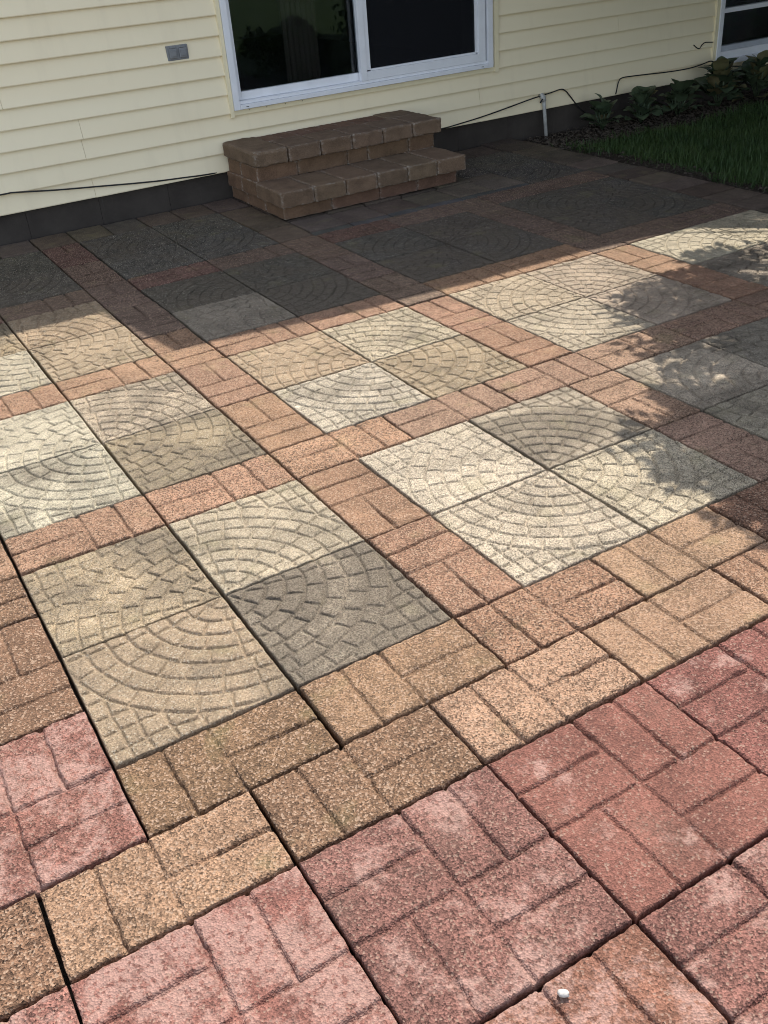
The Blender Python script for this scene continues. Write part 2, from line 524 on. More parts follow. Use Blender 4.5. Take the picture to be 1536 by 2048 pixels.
REDM = [slab('red_paver', T1, T1, 0.0027, brick_relief(500 + 13 * i, RED_L, dp), chip=0.002, seed=70 + i * 3) for i, dp in enumerate((0.0090, 0.0096, 0.0088))]
for ms, mt in ((COB, M_COB), (HALF, M_TAN), (REDM, M_RED)):
    for me in ms: me.materials.append(mt)

RNG = random.Random(4)
def lay(name, me, u, v, rz, col, alpha, zj=0.0022, tilt=0.0035):
    """u, v = centre in paving modules"""
    o = link(name, me, None, patio, (u * U + RNG.uniform(-.0012, .0012), v * U + RNG.uniform(-.0012, .0012), RNG.uniform(-zj, zj)))
    o.rotation_euler = (RNG.uniform(-tilt, tilt), RNG.uniform(-tilt, tilt), rz + RNG.uniform(-.003, .003))
    o.color = (*col, alpha)
    return o
def jit(c, a=0.10, h=0.03):
    k = 1 + RNG.uniform(-a, a)
    return tuple(max(0.01, x * k * (1 + RNG.uniform(-h, h))) for x in c)

# --- cobble-pattern tiles: full circles made of four tiles
PALE = (0.305, 0.258, 0.19); LIGHT = (0.275, 0.225, 0.16); GOLD = (0.235, 0.18, 0.117); GREY = (0.175, 0.148, 0.113)
SHADE_DARK = (0.078, 0.066, 0.052); SHADE_SLATE = (0.074, 0.065, 0.054); SHADE_GREEN = (0.074, 0.068, 0.055)  # tiles near the house: its shade is put into these darker colours
CT = {  # (column, row): colours of front-left, front-right, back-left, back-right with stain amount and mesh choice
    (0, 0): [(GOLD, .34, 0), ((0.20, 0.162, 0.115), .62, 1), (GOLD, .42, 1), (LIGHT, .30, 0)],
    (1, 0): [(PALE, .20, 0), (LIGHT, .30, 2), (PALE, .12, 3), (LIGHT, .50, 0)],
    (2, 0): [(LIGHT, .4, 2), (GREY, .4, 0), (PALE, .45, 1), (GREY, .4, 2)],
    (0, 1): [(PALE, .42, 0), (GOLD, .44, 1), (PALE, .20, 1), (LIGHT, .42, 0)],
    (1, 1): [(PALE, .30, 2), (GOLD, .30, 0), (GOLD, .12, 1), (LIGHT, .28, 2)],
    (2, 1): [(LIGHT, .2, 0), (LIGHT, .3, 1), (LIGHT, .2, 2), (LIGHT, .22, 0)],
    (3, 1): [(GREY, .4, 2), (GREY, .4, 0), (PALE, .1, 0), (PALE, .15, 2)],
    (0, 2): [(PALE, .30, 2), (GOLD, .2, 0), (GOLD, .45, 0), (GOLD, .22, 1)],
    (1, 2): [(GREY, .0, 1), (SHADE_SLATE, .7, 3), (SHADE_DARK, .45, 3), (SHADE_DARK, .5, 3)],
    (2, 2): [(SHADE_SLATE, .6, 3), (SHADE_DARK, .5, 3), (SHADE_GREEN, .35, 3), (SHADE_DARK, .4, 3)],
    (3, 2): [(SHADE_SLATE, .6, 3), (SHADE_SLATE, .5, 3), (SHADE_SLATE, .5, 3), (SHADE_SLATE, .5, 3)],
    (0, 3): [(SHADE_DARK, .4, 3), (SHADE_DARK, .35, 3), (SHADE_DARK, .4, 3), (SHADE_DARK, .3, 3)],
    (1, 3): [(SHADE_SLATE, .3, 3), (SHADE_SLATE, .35, 3), (SHADE_SLATE, .4, 3), (SHADE_SLATE, .4, 3)],
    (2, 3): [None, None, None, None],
    (3, 3): [None, (SHADE_SLATE, .4, 3), (SHADE_SLATE, .4, 3), (SHADE_SLATE, .4, 3)],
}
for ci in range(-2, 4):
    for ri in range(-1 if False else 0, 4):
        if (ci, ri) == (3, 0): pass
        spec = CT.get((ci, ri), [(LIGHT, .35, 0), (GOLD, .35, 1), (LIGHT, .3, 2), (GREY, .4, 0)])
        if ci < 0 and ri == 0:
            continue
        for q, sp in enumerate(spec):
            if sp is None: continue
            i, j = q % 2, q // 2
            cu, cv = ci * 2.5 + 0.5 + i, ri * 2.5 + 0.5 + j
            if cu < -2.2: continue
            # mesh corner (-,-) is the circle centre; turn it towards the block centre
            rz = {(1, 1): 0.0, (0, 1): PI / 2, (0, 0): PI, (1, 0): 3 * PI / 2}[(i, j)]
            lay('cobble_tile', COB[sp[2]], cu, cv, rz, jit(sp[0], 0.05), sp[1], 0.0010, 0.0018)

# --- brick-pattern half slabs between them
ORANGE = (0.196, 0.117, 0.074); TANP = (0.172, 0.100, 0.062); BROWN = (0.130, 0.075, 0.046); SAND = (0.200, 0.126, 0.079)
ROSE = (0.185, 0.116, 0.080); MAROON = (0.098, 0.054, 0.042); SHADE_BROWN = (0.112, 0.077, 0.057)  # dusky band tone has the house shade worked into its colour
kk = [0]
def half_h(u, v, col, flip=False, al=0.1):
    kk[0] += 1
    lay('brick_paver', HALF[kk[0] % 4], u, v, PI if flip else 0.0, col, al)
def half_v(u, v, col, flip=False, al=0.1):
    kk[0] += 1
    lay('brick_paver', HALF[kk[0] % 4], u, v, PI / 2 + (PI if flip else 0), col, al)
# two rows in front of the circles: joints staggered
for k in range(-2, 8):
    if k >= 0:
        half_h(k + .5, -.25, jit({0: BROWN, 1: TANP, 2: TANP, 3: SAND}.get(k, BROWN), .06), True)
    half_h(k, -.75, jit({-1: BROWN, 0: SAND, 1: BROWN, 2: SAND, 3: SAND}.get(k, TANP), .05), True)
# long row behind the first circles
for k in range(-1, 8):
    half_h(k + .5, 2.25, jit(ORANGE if k < 3 else ROSE, .08), False)
# rows further back, between the columns
for v in (4.75, 7.25):
    for c in range(-1, 4):
        for i in range(2):
            if v > 7 and c == 2: continue
            col = jit(((ORANGE if c < 3 else SHADE_BROWN)) if v < 5 else RNG.choice((SHADE_BROWN, SHADE_BROWN, SHADE_BROWN, MAROON)), .1)
            if v > 7 and c == 1: col = jit(MAROON if i == 0 else SHADE_BROWN, .1)
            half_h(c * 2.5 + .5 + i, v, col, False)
for u0, lo in ((-.25, 0.5), (2.25, 0), (4.75, 0), (7.25, 0)):
    v = lo
    while v < 1.9:
        half_v(u0, v + .5, jit({-.25: BROWN, 2.25: TANP}.get(u0, ROSE), .07), u0 < 0)
        v += 1.0
    v = 2.5
    while v < 9.4:
        if u0 == 7.25 and v > 7.2: break
        if u0 == 4.75 and v > 7.2: break
        col = ORANGE if v < 4.4 or (v < 5.4 and u0 < 4) else RNG.choice((SHADE_BROWN, SHADE_BROWN, SHADE_BROWN, SHADE_BROWN, MAROON))
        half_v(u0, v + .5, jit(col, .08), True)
        v += 1.0
half_v(-.25, 3.0, jit(ORANGE), True); half_v(-.25, 4.0, jit(ORANGE), True)
half_v(-2.75, 3.0, jit(ORANGE), True)

# --- red basket-weave slabs
REDC = (0.140, 0.062, 0.048); PINK = (0.158, 0.073, 0.056); RUST = (0.158, 0.077, 0.053); PLUM = (0.138, 0.066, 0.052)
reds = {(-1.5, -2): (PINK, .58), (-.5, -2): (PINK, .62), (.5, -2): (PLUM, .44), (1.5, -2): (REDC, .34), (2.5, -2): (REDC, .36), (3.5, -2): (REDC, .4),
        (4.5, -2): (REDC, .4), (-.5, -3): (PINK, .6), (.5, -3): (RUST, .5), (1.5, -3): (PLUM, .45), (2.5, -3): (PLUM, .4), (3.5, -3): (REDC, .4), (.5, -4): (PLUM, .5), (1.5, -4): (RUST, .6), (2.5, -4): (REDC, .5)}
for a in range(-6, 8):
    for b in range(-6, -1):
        key = (a - .5, b)
        c, al = reds.get(key, (RNG.choice((REDC, PINK, RUST, PLUM)), RNG.uniform(.3, .8)))
        lay('red_paver', REDM[(a * 3 + b) % 3], a, b + .5, 0.0, jit(c, .04), al)
for a, b, c, al in ((-1, -.5, PINK, .57), (-2, -.5, RUST, .6), (-3, -.5, REDC, .5)):
    lay('red_paver', REDM[a % 3], a + .5, b + .5, 0.0, c, al)
for a in range(-6, -1):
    half_h(a, -.75, jit(BROWN), True)

# --- plain tumbled pavers: border by the wall, right border, around the steps
def plain_relief(seed):
    def hf(X, Y):
        return 0.0016 * vnoise(X, Y, seed, 12) + 0.0007 * vnoise(X, Y, seed + 1, 60)
    return hf
PL = {}
def plain(u, v, lu, lv, col, rz=0.0):
    k = (round(lu, 2), round(lv, 2), RNG.randrange(2))
    if k not in PL:
        PL[k] = slab('border_paver', lu * U - 0.010, lv * U - 0.010, 0.012, plain_relief(len(PL) * 7), edge=0.010, chip=0.003, seed=len(PL))
        PL[k].materials.append(M_PLAIN)
    lay('border_paver', PL[k], u, v, rz, jit(col, .14, .05), .0, 0.004, 0.008)
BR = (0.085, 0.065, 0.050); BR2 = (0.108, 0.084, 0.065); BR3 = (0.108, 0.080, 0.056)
for k in range(16):
    plain(-3.0 + .5 * k + .25, 9.845, .5, .62, BR3 if k % 3 else BR2)
v = 2.2
while v < 9.6:
    plain(9.86, v + .225, .66, .45, BR2 if (int(v * 9) % 3) else BR); v += 0.45
plain(9.86, v + .22, .66, .44, BR)
for k in range(3):
    plain(8.25 + .5 * k, 9.845, .5, .6, BR)
# field round the steps
for k in range(6):
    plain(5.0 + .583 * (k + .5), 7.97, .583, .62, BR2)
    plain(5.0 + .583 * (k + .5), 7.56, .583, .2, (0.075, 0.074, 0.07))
plain(8.25, 8.39, .5, .22, BR2)
for k in range(2):
    half_h(5.5 + k, 7.24, jit(MAROON if k < 1 else SHADE_BROWN, .1), False)
for v in (7.52, 8.18, 8.84):
    plain(4.75, v + .33, .5, .66, BR3)
for v0 in (8.6, 9.2):
    for k in range(5):
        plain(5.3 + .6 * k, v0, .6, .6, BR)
for k in range(6):
    plain(5.25 + .5 * k, 9.845, .5, .6, BR)

# ------------------------------------------------------------------ house
WV = 10.2 * U                                  # face of the wall sheathing
house = tag(empty('house', (7 * U, WV, 0)), 'house with cream lap siding, sliding door and dark painted foundation', 'house')
HX, HY = 7 * U, WV
def hpart(mb, name, mat, parent=None, bevel=0.0, smooth=False):
    """coordinates given in world; parts hang on the house"""
    p = parent if parent is not None else house
    ox, oy = (HX, HY)
    mb.v = [(x - ox, y - oy, z) for x, y, z in mb.v]
    return mb.build(name, mat, p, smooth=smooth, bevel=bevel)
XL, XR = -9.0 * U, 24.0 * U
DL, DR, DB, DT = 5.16 * U, 9.86 * U, 1.11 * U, 6.25 * U       # door opening with trim
W2L, W2R, W2B, W2T = 14.74 * U, 19.0 * U, 0.545 * U, 5.2 * U      # second opening, right
FT = 0.378 * U
EX = 0.2532 * U
NB = 26
# sheathing behind the boards, with the two openings left free
m = MB()
yb0, yb1 = WV + 0.002, WV + 0.10
for (x0, x1, z0, z1) in ((XL, DL + .01, FT, 2.85), (DL + .01, DR - .01, FT, DB + .01), (DL + .01, DR - .01, DT - .01, 2.85), (DR - .01, W2L + .01, FT, 2.85), (W2L + .01, W2R, FT, W2B + .01), (W2L + .01, W2R, W2T, 2.85), (W2R, XR, FT, 2.85)):
    n = len(m.v); m.box(x0, x1, yb0, yb1, z0, z1)
hpart(m, 'wall', M_SIDING)
# lap boards: each course a board of its own, thicker at its lower lip
def board(x0, x1, z0, seed):
    rng = random.Random(seed)
    b = MB()
    prof = [(0.0015, -0.004), (-0.0180, -0.004), (-0.0195, 0.0005), (-0.0185, 0.006), (-0.0140, 0.030), (-0.0085, 0.062), (-0.0030, 0.0925), (-0.0016, EX + 0.002), (0.0015, EX + 0.002)]
    n = max(2, int((x1 - x0) / 0.12) + 1)
    for i in range(n + 1):
        x = x0 + (x1 - x0) * i / n
        w = 0.0011 * float(vnoise(x, seed * 0.37, seed % 50, 1.6))
        wz = 0.0012 * float(vnoise(x, seed * 0.37, seed % 50 + 3, 1.1))
        for (dy, dz) in prof:
            b.v.append((x, WV + dy + (w if dy < -0.002 else 0), z0 + dz + wz))
    k = len(prof)
    for i in range(n):
        for j in range(k):
            j2 = (j + 1) % k
            b.f.append((i * k + j, i * k + j2, (i + 1) * k + j2, (i + 1) * k + j))
    b.f.append(tuple(range(k))); b.f.append(tuple(n * k + j for j in range(k))[::-1])
    return b
sd = 0
for c in range(NB):
    z = FT + c * EX
    if z > 2.78: break
    spans = []
    def clear(z0, zb, zt): return z0 + EX > zb + 0.02 and z0 < zt
    segs = [(XL, XR)]
    for (a, b_, zb, zt) in ((DL, DR, DB, DT), (W2L, W2R, W2B, W2T)):
        if clear(z, zb, zt):
            ns = []
            for (p, q) in segs:
                if q <= a or p >= b_: ns.append((p, q))
                else:
                    if p < a: ns.append((p, a))
                    if q > b_: ns.append((b_, q))
            segs = ns
    for (p, q) in segs:
        cuts = [p]
        seam = {0: (3.02, 9.50), 1: (9.5,), 2: (3.0,), 3: (3.02,), 4: (12.42,), 5: (2.1,), 6: (12.42,)}.get(c, (RNG.uniform(-4, 1.5), RNG.uniform(16, 20)))
        for s_ in seam:
            if p + .3 < s_ * U < q - .3: cuts.append(s_ * U)
        cuts.append(q)
        for a, b_ in zip(cuts[:-1], cuts[1:]):
            sd += 1
            o = board(a + 0.0008, b_ - 0.0008, z, sd)
            if sd % 2 == 0: o.v = [(x, y - 0.0012, zz) for x, y, zz in o.v]
            hpart(o, 'siding_board', M_SIDING, smooth=False)
# foundation blocks with mortar joints
x = XL; i = 0
fr = random.Random(3)
m = MB(); m.box(XL, XR, WV + 0.018, WV + 0.20, -0.3, FT - 0.004); fnd = hpart(m, 'foundation', M_FOUND)
while x < XR:
    w = 0.408
    m = MB(); m.box(x + .0007, x + w - .0007, WV + 0.0085 + fr.uniform(-.001, .001), WV + 0.04, -0.12, FT - 0.006)
    hpart(m, 'block', M_FOUND, fnd, bevel=0.0008); x += w; i += 1
# upper storey of the shade: roof, eave and the deeper canopy roof over the door side
def roof_poly(name, pts, th, mat, parent=None):
    m = MB(); n = len(pts)
    m.v = [(p[0], p[1], p[2]) for p in pts] + [(p[0], p[1], p[2] - th) for p in pts]
    m.f = [tuple(range(n)), tuple(range(2 * n - 1, n - 1, -1))] + [(i, n + i, n + (i + 1) % n, (i + 1) % n) for i in range(n)]
    return hpart(m, name, mat, parent)
EH = 2.65
shu, shv = EH * COT * SU / U, EH * COT * SV / U
ev = (6.56 + shv) * U                                 # eave line, left of the canopy
rf = roof_poly('roof', [(XL - .3, ev, EH), (XR + .3, ev, EH), (XR + .3, WV + 4.5, EH + 1.9), (XL - .3, WV + 4.5, EH + 1.9)], 0.09, M_ROOF)
roof_poly('back_slope', [(XL - .3, WV + 4.505, EH + 1.9), (XR + .3, WV + 4.505, EH + 1.9), (XR + .3, WV + 9, EH), (XL - .3, WV + 9, EH)], 0.09, M_ROOF, rf)
edge = [(2.16, 4.98), (2.9, 4.88), (3.95, 4.72), (5.4, 4.62), (7.0, 4.62), (8.5, 4.42), (9.4, 4.18), (14.0, 3.8)]
front = [((a + shu) * U, (b + shv) * U, EH) for a, b in edge]
back = [(front[-1][0], WV - 0.002, EH + 0.20), (front[0][0], WV - 0.002, EH + 0.20)]
cn = roof_poly('canopy_roof', front + back, 0.05, M_FASCIA)
m = MB()
for sx in (XL, XR - .1):
    m.box(sx, sx + .1, WV + .1, WV + 9, -.2, 2.7)
m.box(XL, XR, WV + 8.9, WV + 9, -.2, 2.7)
hpart(m, 'rear_wall', M_SIDING)

# sliding door -------------------------------------------------
door = empty('sliding_door', (0, 0, 0), parent=house)
def dpart(name, mat, *boxes, bevel=0.0015, parent=None):
    m = MB()
    for (u0, u1, y0, y1, z0, z1) in boxes: m.box(u0 * U, u1 * U, WV + y0, WV + y1, z0 * U, z1 * U)
    return hpart(m, name, mat, parent or door, bevel=bevel)
ZT = 6.2
dpart('trim', M_TRIM, (5.155, 5.212, -.026, .004, 1.075, 6.27))
dpart('trim', M_TRIM, (9.792, 9.868, -.026, .004, 1.085, 6.27))
dpart('trim', M_TRIM, (5.214, 9.790, -.020, .004, 1.098, 1.162))
dpart('trim', M_TRIM, (5.214, 9.790, -.022, .004, 6.21, 6.27))
dpart('jamb', M_WHITE, (5.216, 5.305, -.034, .09, 1.166, ZT))
dpart('jamb', M_WHITE, (9.640, 9.735, -.034, .09, 1.166, ZT))
dpart('flange', M_WHITE, (9.737, 9.788, -.012, .004, 1.166, ZT))
dpart('head', M_WHITE, (5.307, 9.638, -.034, .09, 6.08, ZT))
dpart('sill', M_WHITE, (5.307, 9.638, -.040, .09, 1.172, 1.232))
dpart('track', M_WHITE, (5.307, 9.638, -.026, .088, 1.234, 1.275))
dpart('gasket', M_DARK, (5.216, 9.60, -.0185, .0, 1.1625, 1.1655), bevel=0)
# fixed sash, left
dpart('stile', M_WHITE, (5.307, 5.392, .012, .05, 1.277, 6.07))
dpart('stile', M_WHITE, (7.36, 7.46, .012, .05, 1.277, 6.07))
dpart('rail', M_WHITE, (5.394, 7.358, .012, .05, 1.277, 1.385))
dpart('pane', M_GLASS, (5.394, 7.358, .028, .034, 1.387, 6.06), bevel=0)
# screen sash, right, standing proud
dpart('stile', M_WHITE, (7.318, 7.420, -.030, .004, 1.277, 6.07))
dpart('stile', M_WHITE, (7.422, 7.492, -.024, .004, 1.412, 6.07))
dpart('stile', M_WHITE, (9.428, 9.470, -.022, .004, 1.412, 6.07))
dpart('stile', M_WHITE, (9.472, 9.606, -.028, .004, 1.277, 6.07))
dpart('rail', M_WHITE, (7.422, 9.470, -.028, .004, 1.277, 1.395))
dpart('screen_bead', M_WHITE, (7.494, 9.426, -.022, .003, 1.397, 1.425))
dpart('screen', M_SCREEN, (7.494, 9.426, -.010, -.0092, 1.427, 6.06), bevel=0)
dpart('pane', M_GLASS, (7.47, 9.60, .060, .066, 1.30, 6.06), bevel=0)
for uu in (5.45, 5.72, 6.02, 6.30):
    dpart('screw_head', M_DARK, (uu, uu + .011, -.0215, -.019, 1.140, 1.151), bevel=0)
for zz in (1.35, 1.62, 1.9, 2.2, 2.5):
    dpart('screw_head', M_DARK, (9.755, 9.766, -.0135, -.011, zz, zz + .012), bevel=0)
dpart('weep_hole', M_DARK, (5.39, 5.43, -.0415, -.039, 1.195, 1.203), bevel=0)
dpart('weep_hole', M_DARK, (9.50, 9.54, -.0415, -.039, 1.195, 1.203), bevel=0)
# room behind
room = empty('room', (0, 0, 0), parent=house)
dpart('room_floor', M_ROOM, (4.9, 10.2, .101, 3.5, 1.05, 1.18), parent=room, bevel=0)
dpart('room_wall', M_ROOM, (4.9, 10.2, 3.51, 3.6, 1.05, 6.4), parent=room, bevel=0)
dpart('room_wall', M_ROOM, (4.7, 4.89, .102, 3.6, 1.05, 6.4), parent=room, bevel=0)
dpart('room_wall', M_ROOM, (10.21, 10.4, .102, 3.6, 1.05, 6.4), parent=room, bevel=0)
dpart('room_ceiling', M_ROOM, (4.7, 10.4, .102, 3.6, 6.41, 6.5), parent=room, bevel=0)
def curtain(u0, u1, y):
    m = MB(); n = 22
    for t in (0, 1):
        for i in range(n + 1):
            x = (u0 + (u1 - u0) * i / n) * U
            yy = WV + y + 0.012 * math.sin(i * 1.9) + 0.004 * t
            m.v += [(x, yy, 1.22 * U), (x, yy, 6.1 * U)]
    o = 2 * (n + 1)
    for i in range(n):
        m.f.append((2 * i, 2 * i + 2, 2 * i + 3, 2 * i + 1)); m.f.append((o + 2 * i + 1, o + 2 * i + 3, o + 2 * i + 2, o + 2 * i))
    hpart(m, 'curtain', M_CURT, room, smooth=True)
curtain(6.30, 6.85, .15)
curtain(5.05, 5.36, .15)

# second opening at the right
win = empty('window', (0, 0, 0), parent=house)
dpart('trim', M_TRIM, (14.735, 14.815, -.026, .004, .515, 5.25), parent=win)
dpart('trim', M_TRIM, (14.817, 18.99, -.020, .004, .512, .535), parent=win)
dpart('jamb', M_WHITE, (14.818, 14.90, -.034, .09, .54, 5.2), parent=win)
dpart('sill', M_WHITE, (14.902, 18.98, -.042, .09, .54, .63), parent=win)
dpart('rail', M_WHITE, (14.902, 18.98, -.024, .05, .632, .76), parent=win)
dpart('stile', M_WHITE, (14.902, 14.955, -.020, .05, .762, 5.2), parent=win)
dpart('bar', M_WHITE, (14.957, 18.98, -.012, .05, 1.40, 1.475), parent=win)
dpart('lower_bead', M_ALU, (14.957, 18.98, -.006, .05, .762, .85), parent=win)
dpart('pane', M_GLASS, (14.957, 18.98, .022, .028, .852, 1.398), parent=win, bevel=0)
dpart('pane', M_GLASS, (14.957, 18.98, .022, .028, 1.477, 5.2), parent=win, bevel=0)
dpart('room_wall', M_ROOM, (14.6, 19.2, .9, 1.0, .3, 5.6), parent=win, bevel=0)
dpart('room_floor', M_ROOM, (14.6, 19.2, .102, .89, .3, .5), parent=win, bevel=0)
dpart('room_wall', M_ROOM, (14.5, 14.59, .102, 1.0, .3, 5.6), parent=win, bevel=0)

# ------------------------------------------------------------------ brick steps
steps = tag(empty('garden_steps', (6.45 * U, 9.2 * U, 0)), 'two low brown concrete block steps below the sliding door', 'steps')
def block(name, u0, u1, v0, v1, z0, z1, seed, col, r=0.006, rough=0.003):
    lx, ly, lz = (u1 - u0) * U + .0012, (v1 - v0) * U - .001, (z1 - z0) * U - .0005
    bm = bmesh.new()
    bmesh.ops.create_cube(bm, size=1.0)
    bmesh.ops.subdivide_edges(bm, edges=bm.edges[:], cuts=11, use_grid_fill=True)
    rng = np.random.RandomState(seed)
    for vv in bm.verts:
        # spacing pulled to the arrises
        c = [math.copysign(0.5 * (1 - (1 - abs(2 * q)) ** 1.5), q) for q in vv.co]
        p = np.array([c[0] * lx, c[1] * ly, c[2] * lz])
        hx = np.array([lx, ly, lz]) / 2
        rr = min(r, lz * .45)
        q = np.clip(p, -(hx - rr), hx - rr)
        d = p - q; L = np.linalg.norm(d)
        if L > 1e-9:
            p = q + d / L * min(L, rr) if L > rr else p
        vv.co = p
    co = np.array([v_.co for v_ in bm.verts])
    nz = rough * (vnoise(co[:, 0] + co[:, 2] * 1.7, co[:, 1] - co[:, 2] * 1.3, seed, 24) * .6 + vnoise(co[:, 0] - co[:, 2] * 2.1, co[:, 1] + co[:, 2] * 1.9, seed + 1, 70) * .4)
    dirs = co / np.maximum(1e-6, np.linalg.norm(co / np.array([lx, ly, lz]), axis=1, keepdims=True)) / np.array([lx, ly, lz])
    dn = dirs / np.maximum(1e-6, np.linalg.norm(dirs, axis=1, keepdims=True))
    co = co + dn * (nz - rough * .6)[:, None]
    for v_, c in zip(bm.verts, co): v_.co = c
    me = bpy.data.meshes.new(name); bm.to_mesh(me); bm.free(); me.shade_smooth()
    o = link(name, me, M_STEP, steps, ((u0 + u1) / 2 * U - 6.45 * U, (v0 + v1) / 2 * U - 9.2 * U, (z0 + z1) / 2 * U + .002))
    o.color = (*jit(col, .06, .02), 0.0)
    return o
TC = (0.152, 0.104, 0.070); RC_ = (0.150, 0.094, 0.060); RC2 = (0.140, 0.083, 0.058)
# first riser course
cuts = [4.99, 5.72, 6.48, 7.10, 7.78]
for i in range(4): block('riser_block', cuts[i], cuts[i + 1], 8.35, 8.95, 0.0, .19, 20 + i, RC2 if i else RC_)
for i, (a, b) in enumerate(((8.95, 9.55), (9.55, 10.12))):
    block('riser_block', 4.99, 5.5, a, b, 0.0, .172, 30 + i, RC_); block('riser_block', 7.28, 7.78, a, b, 0.0, .172, 34 + i, RC_)
# first tread
for i in range(6):
    a = 4.93 + i * .492
    block('tread_block', a, a + .492, 8.25, 9.08, .172, .39, 40 + i, TC, .009, .004)
for i, (a, b) in enumerate(((9.08, 9.6), (9.6, 10.12))):
    block('riser_block', 4.95, 5.5, a, b, .172, .39, 50 + i, RC_); block('riser_block', 7.35, 7.88, a, b, .172, .39, 54 + i, RC_)
# second riser
cuts = [4.99, 5.62, 6.42, 6.75, 7.45, 7.90]
for i in range(5): block('riser_block', cuts[i], cuts[i + 1], 9.10, 9.66, .362, .578, 60 + i, RC_)
block('riser_block', 4.99, 5.5, 9.66, 10.12, .362, .578, 66, RC_); block('riser_block', 7.4, 7.90, 9.66, 10.12, .362, .578, 67, RC_)
# second tread
block('tread_block', 4.94, 5.46, 9.0, 10.14, .576, .79, 70, TC, .015, .005)
for i in range(1, 6):
    a = 4.94 + i * .505
    block('tread_block', a + .015, a + .52, 9.0, 9.64, .576, .79, 70 + i, TC, .011, .005)
block('tread_block', 7.45, 7.985, 9.64, 10.14, .576, .785, 78, TC, .011, .004)
for i in range(8):
    a = 5.47 + i * .247
    block('top_brick', a, a + .245, 9.645, 10.13, .60, .772, 80 + i, RC2, .006, .003)

# ------------------------------------------------------------------ things on the wall
ob = tag(empty('outlet_cover', (4.525 * U, WV - .016, 2.005 * U)), 'grey double outlet cover on the cream siding', 'outlet')
m = MB(); m.box(-.061, .061, -.006, .012, -.037, .037); m.build('plate', M_OUTLET, ob, bevel=.003)
for s in (-1, 1):
    m = MB(); m.box(s * .028 - .022, s * .028 + .022, -.016, -.0065, -.026, .022); fl = m.build('flap', M_OUTLET, ob, bevel=.004)
    m = MB(); m.box(s * .028 - .014, s * .028 + .014, -.020, -.0165, -.016, .014); m.build('socket_boss', M_OUTLET, fl, bevel=.0015)
    m = MB(); m.box(s * .028 - .016, s * .028 + .016, -.014, -.0065, .0235, .031); m.build('hinge', M_OUTLET, ob, bevel=.002)

def cable(name, label, pts, r=.0042):
    P = [Vector((p[0] * U, WV - (p[2] if len(p) > 2 else .022), p[1] * U)) for p in pts]
    q = []
    for i in range(len(P) - 1):
        p0, p1, p2, p3 = P[max(i - 1, 0)], P[i], P[i + 1], P[min(i + 2, len(P) - 1)]
        for k in range(6):
            t = k / 6
            q.append(0.5 * ((2 * p1) + (p2 - p0) * t + (2 * p0 - 5 * p1 + 4 * p2 - p3) * t * t + (3 * p1 - p0 - 3 * p2 + p3) * t ** 3))
    q.append(P[-1])
    o0 = q[0].copy()
    return tag(MB().tube([p - o0 for p in q], r, 7).build(name, M_CABLE, None, o0, smooth=True), label, 'cable')
cable('wall_cable', 'black cable sagging over the siding beside the dark foundation, far from the window',
      [(-1.5, .66), (0.6, .645), (1.8, .635), (1.96, .633), (2.5, .565), (3.117, .503), (3.6, .455), (3.97, .424), (4.3, .405), (4.62, .388, .024), (4.95, .376, .01)])
cable('wall_cable', 'black cable rising from the steps past the white pipe and drooping to the bed',
      [(7.9, .372, .012), (8.4, .374, .02), (8.776, .382), (9.1, .405), (9.52, .442), (10.0, .50), (10.55, .573), (10.95, .612), (11.17, .637), (11.27, .60), (11.365, .514), (11.54, .329), (11.7, .2), (11.83, .139, .016), (12.1, .08, .02), (12.3, -.04, .03)])
cable('wall_cable', 'black cable from the foundation edge up along the siding to the right window trim',
      [(12.42, .375, .012), (12.425, .42), (12.46, .56), (12.53, .632), (12.75, .635), (13.137, .617), (13.6, .592), (14.119, .582), (14.45, .605), (14.682, .638), (14.76, .62, .03)])
cable('wall_cable', 'short loose black wire end sticking out beside the right window',
      [(14.235, .965), (14.25, .95), (14.33, .90), (14.392, .891), (14.44, .94), (14.508, .969), (14.6, .965), (14.725, .952, .02)], .0036)
cable('wall_cable', 'black cable hanging below the right window sill',
      [(14.83, .50, .03), (15.158, .493), (15.5, .45), (15.837, .425), (16.1, .44), (16.322, .47), (17.2, .5)])
for (uu, zz) in ((1.96, .627), (11.2, .628), (12.53, .625), (14.69, .63)):
    pass
pp = tag(empty('drain_pipe', (10.78 * U, WV - .03, 0)), 'thin weathered white pipe with an elbow against the dark foundation', 'pipe')
MB().tube([(0.006, -.034, -.06), (0.002, -.012, .14), (0.001, -.004, .212)], .0125, 12).build('pipe', M_PVC, pp, smooth=True)
MB().tube([(0.001, -.004, .205), (-.001, -.001, .228), (-.004, .010, .240), (-.006, .03, .243)], .0175, 12).build('elbow', M_PVC, pp, smooth=True)
MB().tube([(-.035, -.012, .20), (-.03, -.016, .215), (-.018, -.014, .222)], .005, 6).build('clip', M_DARK, pp, smooth=True)

# ------------------------------------------------------------------ hostas
def hosta_leaf(seed):
    rng = random.Random(seed)
    m = MB(); n, w = 10, 5
    L = rng.uniform(.16, .23); W = L * rng.uniform(.27, .36)
    droop = rng.uniform(.5, 1.2); fold = rng.uniform(.15, .4)
    for i in range(n + 1):
        t = i / n
        half = W * (math.sin(PI * min(1, t ** .8)) ** .75 if 0 < t < 1 else 0.0) + .003 * (1 - t)
        ang = .95 - droop * t * 1.4
        x = L * (t - .12 * t * t); z = L * (.55 * t - .62 * droop * t * t)
        for j in range(w):
            s = j / (w - 1) * 2 - 1
            m.v.append((x, s * half + .004 * math.sin(9 * t + s), z + abs(s) * half * fold + .004 * math.sin(14 * t) * abs(s)))
    for i in range(n):
        for j in range(w - 1):
            a = i * w + j; m.f.append((a, a + w, a + w + 1, a + 1))
    return mesh('leaf', m.v, m.f, True)
LEAVES = []
